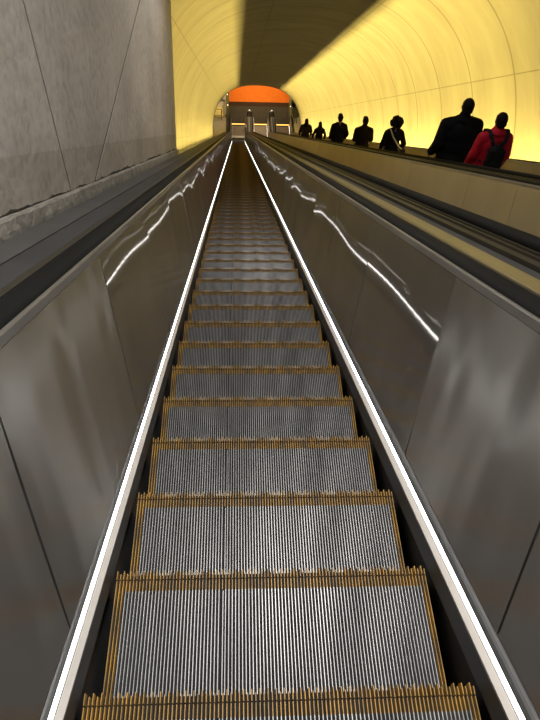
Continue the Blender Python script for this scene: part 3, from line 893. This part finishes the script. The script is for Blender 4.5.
def shoulder_bag(p):
    r = empty('shoulder_bag', (p.x, p.y, p.z), 'dark shoulder bag on a pale strap worn by the curly-haired rider', 'bag')
    bm = bmesh.new(); box(bm, .20, .32, -.16, .14, .80, 1.02, .03); finish_voxel('bag', bm, mat('bag_leather', (.02, .018, .016), .5), r, .010, 3)
    bm = bmesh.new()
    v = [Vector(q) for q in ((.24, -.10, 1.01), (.15, -.135, 1.08), (.05, -.150, 1.22), (-.04, -.150, 1.34), (-.10, -.105, 1.455), (-.125, .0, 1.49), (-.10, .10, 1.43), (0, .15, 1.25), (.13, .15, 1.08), (.24, .08, 1.01))]
    rings = []
    for i, q in enumerate(v):
        d = (v[min(i + 1, len(v) - 1)] - v[max(i - 1, 0)]).normalized()
        o = Vector((q.x, q.y, 0)).normalized(); o = (o - d * o.dot(d)).normalized(); x = d.cross(o)
        rings.append([bm.verts.new(q + x * a * .016 + o * c * .004) for a, c in ((-1, -1), (1, -1), (1, 1), (-1, 1))])
    for a, c in zip(rings, rings[1:]):
        for j in range(4): bm.faces.new((a[j], a[(j + 1) % 4], c[(j + 1) % 4], c[j]))
    bm.faces.new(rings[0]); bm.faces.new(rings[-1])
    o = new_obj('strap', bm, mat('strap_pale', (.55, .50, .42), .7), r); o['label'] = 'pale strap'
shoulder_bag(ap0)

# ------------------------------------------------------------------ lamps
def area(name, loc, direction, along, sx, sy, power, color):
    d = bpy.data.lights.new(name, 'AREA'); d.shape = 'RECTANGLE'; d.size = sx; d.size_y = sy; d.energy = power; d.color = color
    o = bpy.data.objects.new(name, d); col.objects.link(o)
    z = -Vector(direction).normalized(); x = Vector(along).normalized(); y = z.cross(x).normalized()
    o.matrix_basis = Matrix.Translation(loc) @ Matrix((x, y, z)).transposed().to_4x4()
    return o
SOD = (1, .725, .165)
def trough(x, n, s0, s1, cnt, aim, w, power, side):
    L = (s1 - s0) / cnt
    for i in range(cnt):
        sc = s0 + L * (i + .5)
        c = W(x, sc, n)
        r = empty('trough_lamp', c, 'hidden linear uplight in the %s wall trough' % side, 'lamp', 'uplights along the %s vault edge' % side)
        bm = bmesh.new()
        a, b = sc - L / 2 + .05, sc + L / 2 - .05
        pr = [(x - .05, n - .06), (x + .05, n - .06), (x + .05, n - .02), (x - .05, n - .02)]
        r0 = [bm.verts.new(W(px, a, pn) - c) for px, pn in pr]; r1 = [bm.verts.new(W(px, b, pn) - c) for px, pn in pr]
        for k in range(4): bm.faces.new((r0[k], r0[(k + 1) % 4], r1[(k + 1) % 4], r1[k]))
        bm.faces.new(r0[::-1]); bm.faces.new(r1)
        new_obj('housing', bm, M_HOUS, r)
        dv = Vector((aim[0], 0, 0)) + NV * aim[1]
        l = area('tube', Vector((0, 0, 0)), dv, DV, L * .98, w, power, SOD)
        l.parent = r
PW = 2050
trough(5.03, -1.02, VS0 + 1.2, 55.2, 6, (-.60, .80), .045, PW, 'right')
trough(-1.52, -1.22, 11.9, 55.2, 6, (.60, .80), .045, PW * .60, 'left')

# hall luminaires above the head of the escalators
def ceiling_light(x, s, n, power, lab):
    c = W(x, s, n)
    r = empty('ceiling_light', c, lab, 'ceiling light', 'hall ceiling lights')
    bm = bmesh.new(); box(bm, -.25, .25, -.75, .75, .0, .10, .01); new_obj('housing', bm, M_HOUS, r)
    bm = bmesh.new(); box(bm, -.22, .22, -.72, .72, -.012, .0, .004); new_obj('diffuser', bm, emit('diffuser_white', (1, .97, .93), 4), r)
    r.rotation_euler = (-SL, 0, 0)
    area_o = area('lamp', Vector((0, 0, 0)), (0, 0, -1), (1, 0, 0), .44, 1.44, power, (1, .96, .90))
    area_o.parent = r; area_o.location = (0, 0, -.02)
for x, s, n, pw, lab in ((.45, .5, 3.7, 290, 'white ceiling light over the near steps'), (.45, 8.3, 3.65, 95, 'added white light before the vault mouth, for the panel highlights')):  # second lamp is added to make highlights on the near panels
    ceiling_light(x, s, n, pw, lab)
for y, lab in ((5.4, 'added warm light nearest the landing, to brighten its sides'), (9.0, 'second warm lobby ceiling light'), (12.2, 'third warm lobby ceiling light')):  # first lamp is added to brighten the sides of the landing
    r = empty('ceiling_light', (1.9, YB + y, 4.18), lab, 'ceiling light', 'lobby lights')
    bm = bmesh.new(); box(bm, -1.2, 1.2, -.15, .15, -.08, 0, .01); new_obj('housing', bm, M_HOUS, r)
    l = area('lamp', Vector((0, 0, 0)), (0, 0, -1), (1, 0, 0), 2.3, .26, 140, (1, .78, .48)); l.parent = r; l.location = (0, 0, -.09)

w = bpy.data.worlds.new('sky'); scene.world = w; w.use_nodes = True
bg = w.node_tree.nodes['Background']; bg.inputs[0].default_value = (.80, .88, 1, 1); bg.inputs[1].default_value = .35

# ------------------------------------------------------------------ camera
F = 615.
psi = math.atan(33 / F); phi = math.atan(234.5 / F * cos(psi))
fwd0 = DV * cos(phi) - NV * sin(phi); up = DV * sin(phi) + NV * cos(phi); rt0 = Vector((1, 0, 0))
fwd = fwd0 * cos(psi) + rt0 * sin(psi); rt = rt0 * cos(psi) - fwd0 * sin(psi)
cd = bpy.data.cameras.new('camera'); cam = bpy.data.objects.new('camera', cd); col.objects.link(cam)
cd.sensor_fit = 'VERTICAL'; cd.sensor_height = 24; cd.lens = 24 * F / 720
cd.clip_start = .02; cd.clip_end = 300
cam.matrix_world = Matrix.Translation(W(0, 0, 0)) @ Matrix((rt, up, -fwd)).transposed().to_4x4()
scene.camera = cam

vs = scene.view_settings
vs.view_transform = 'Standard'; vs.look = 'None'; vs.gamma = 1; vs.use_curve_mapping = False; vs.exposure = 0
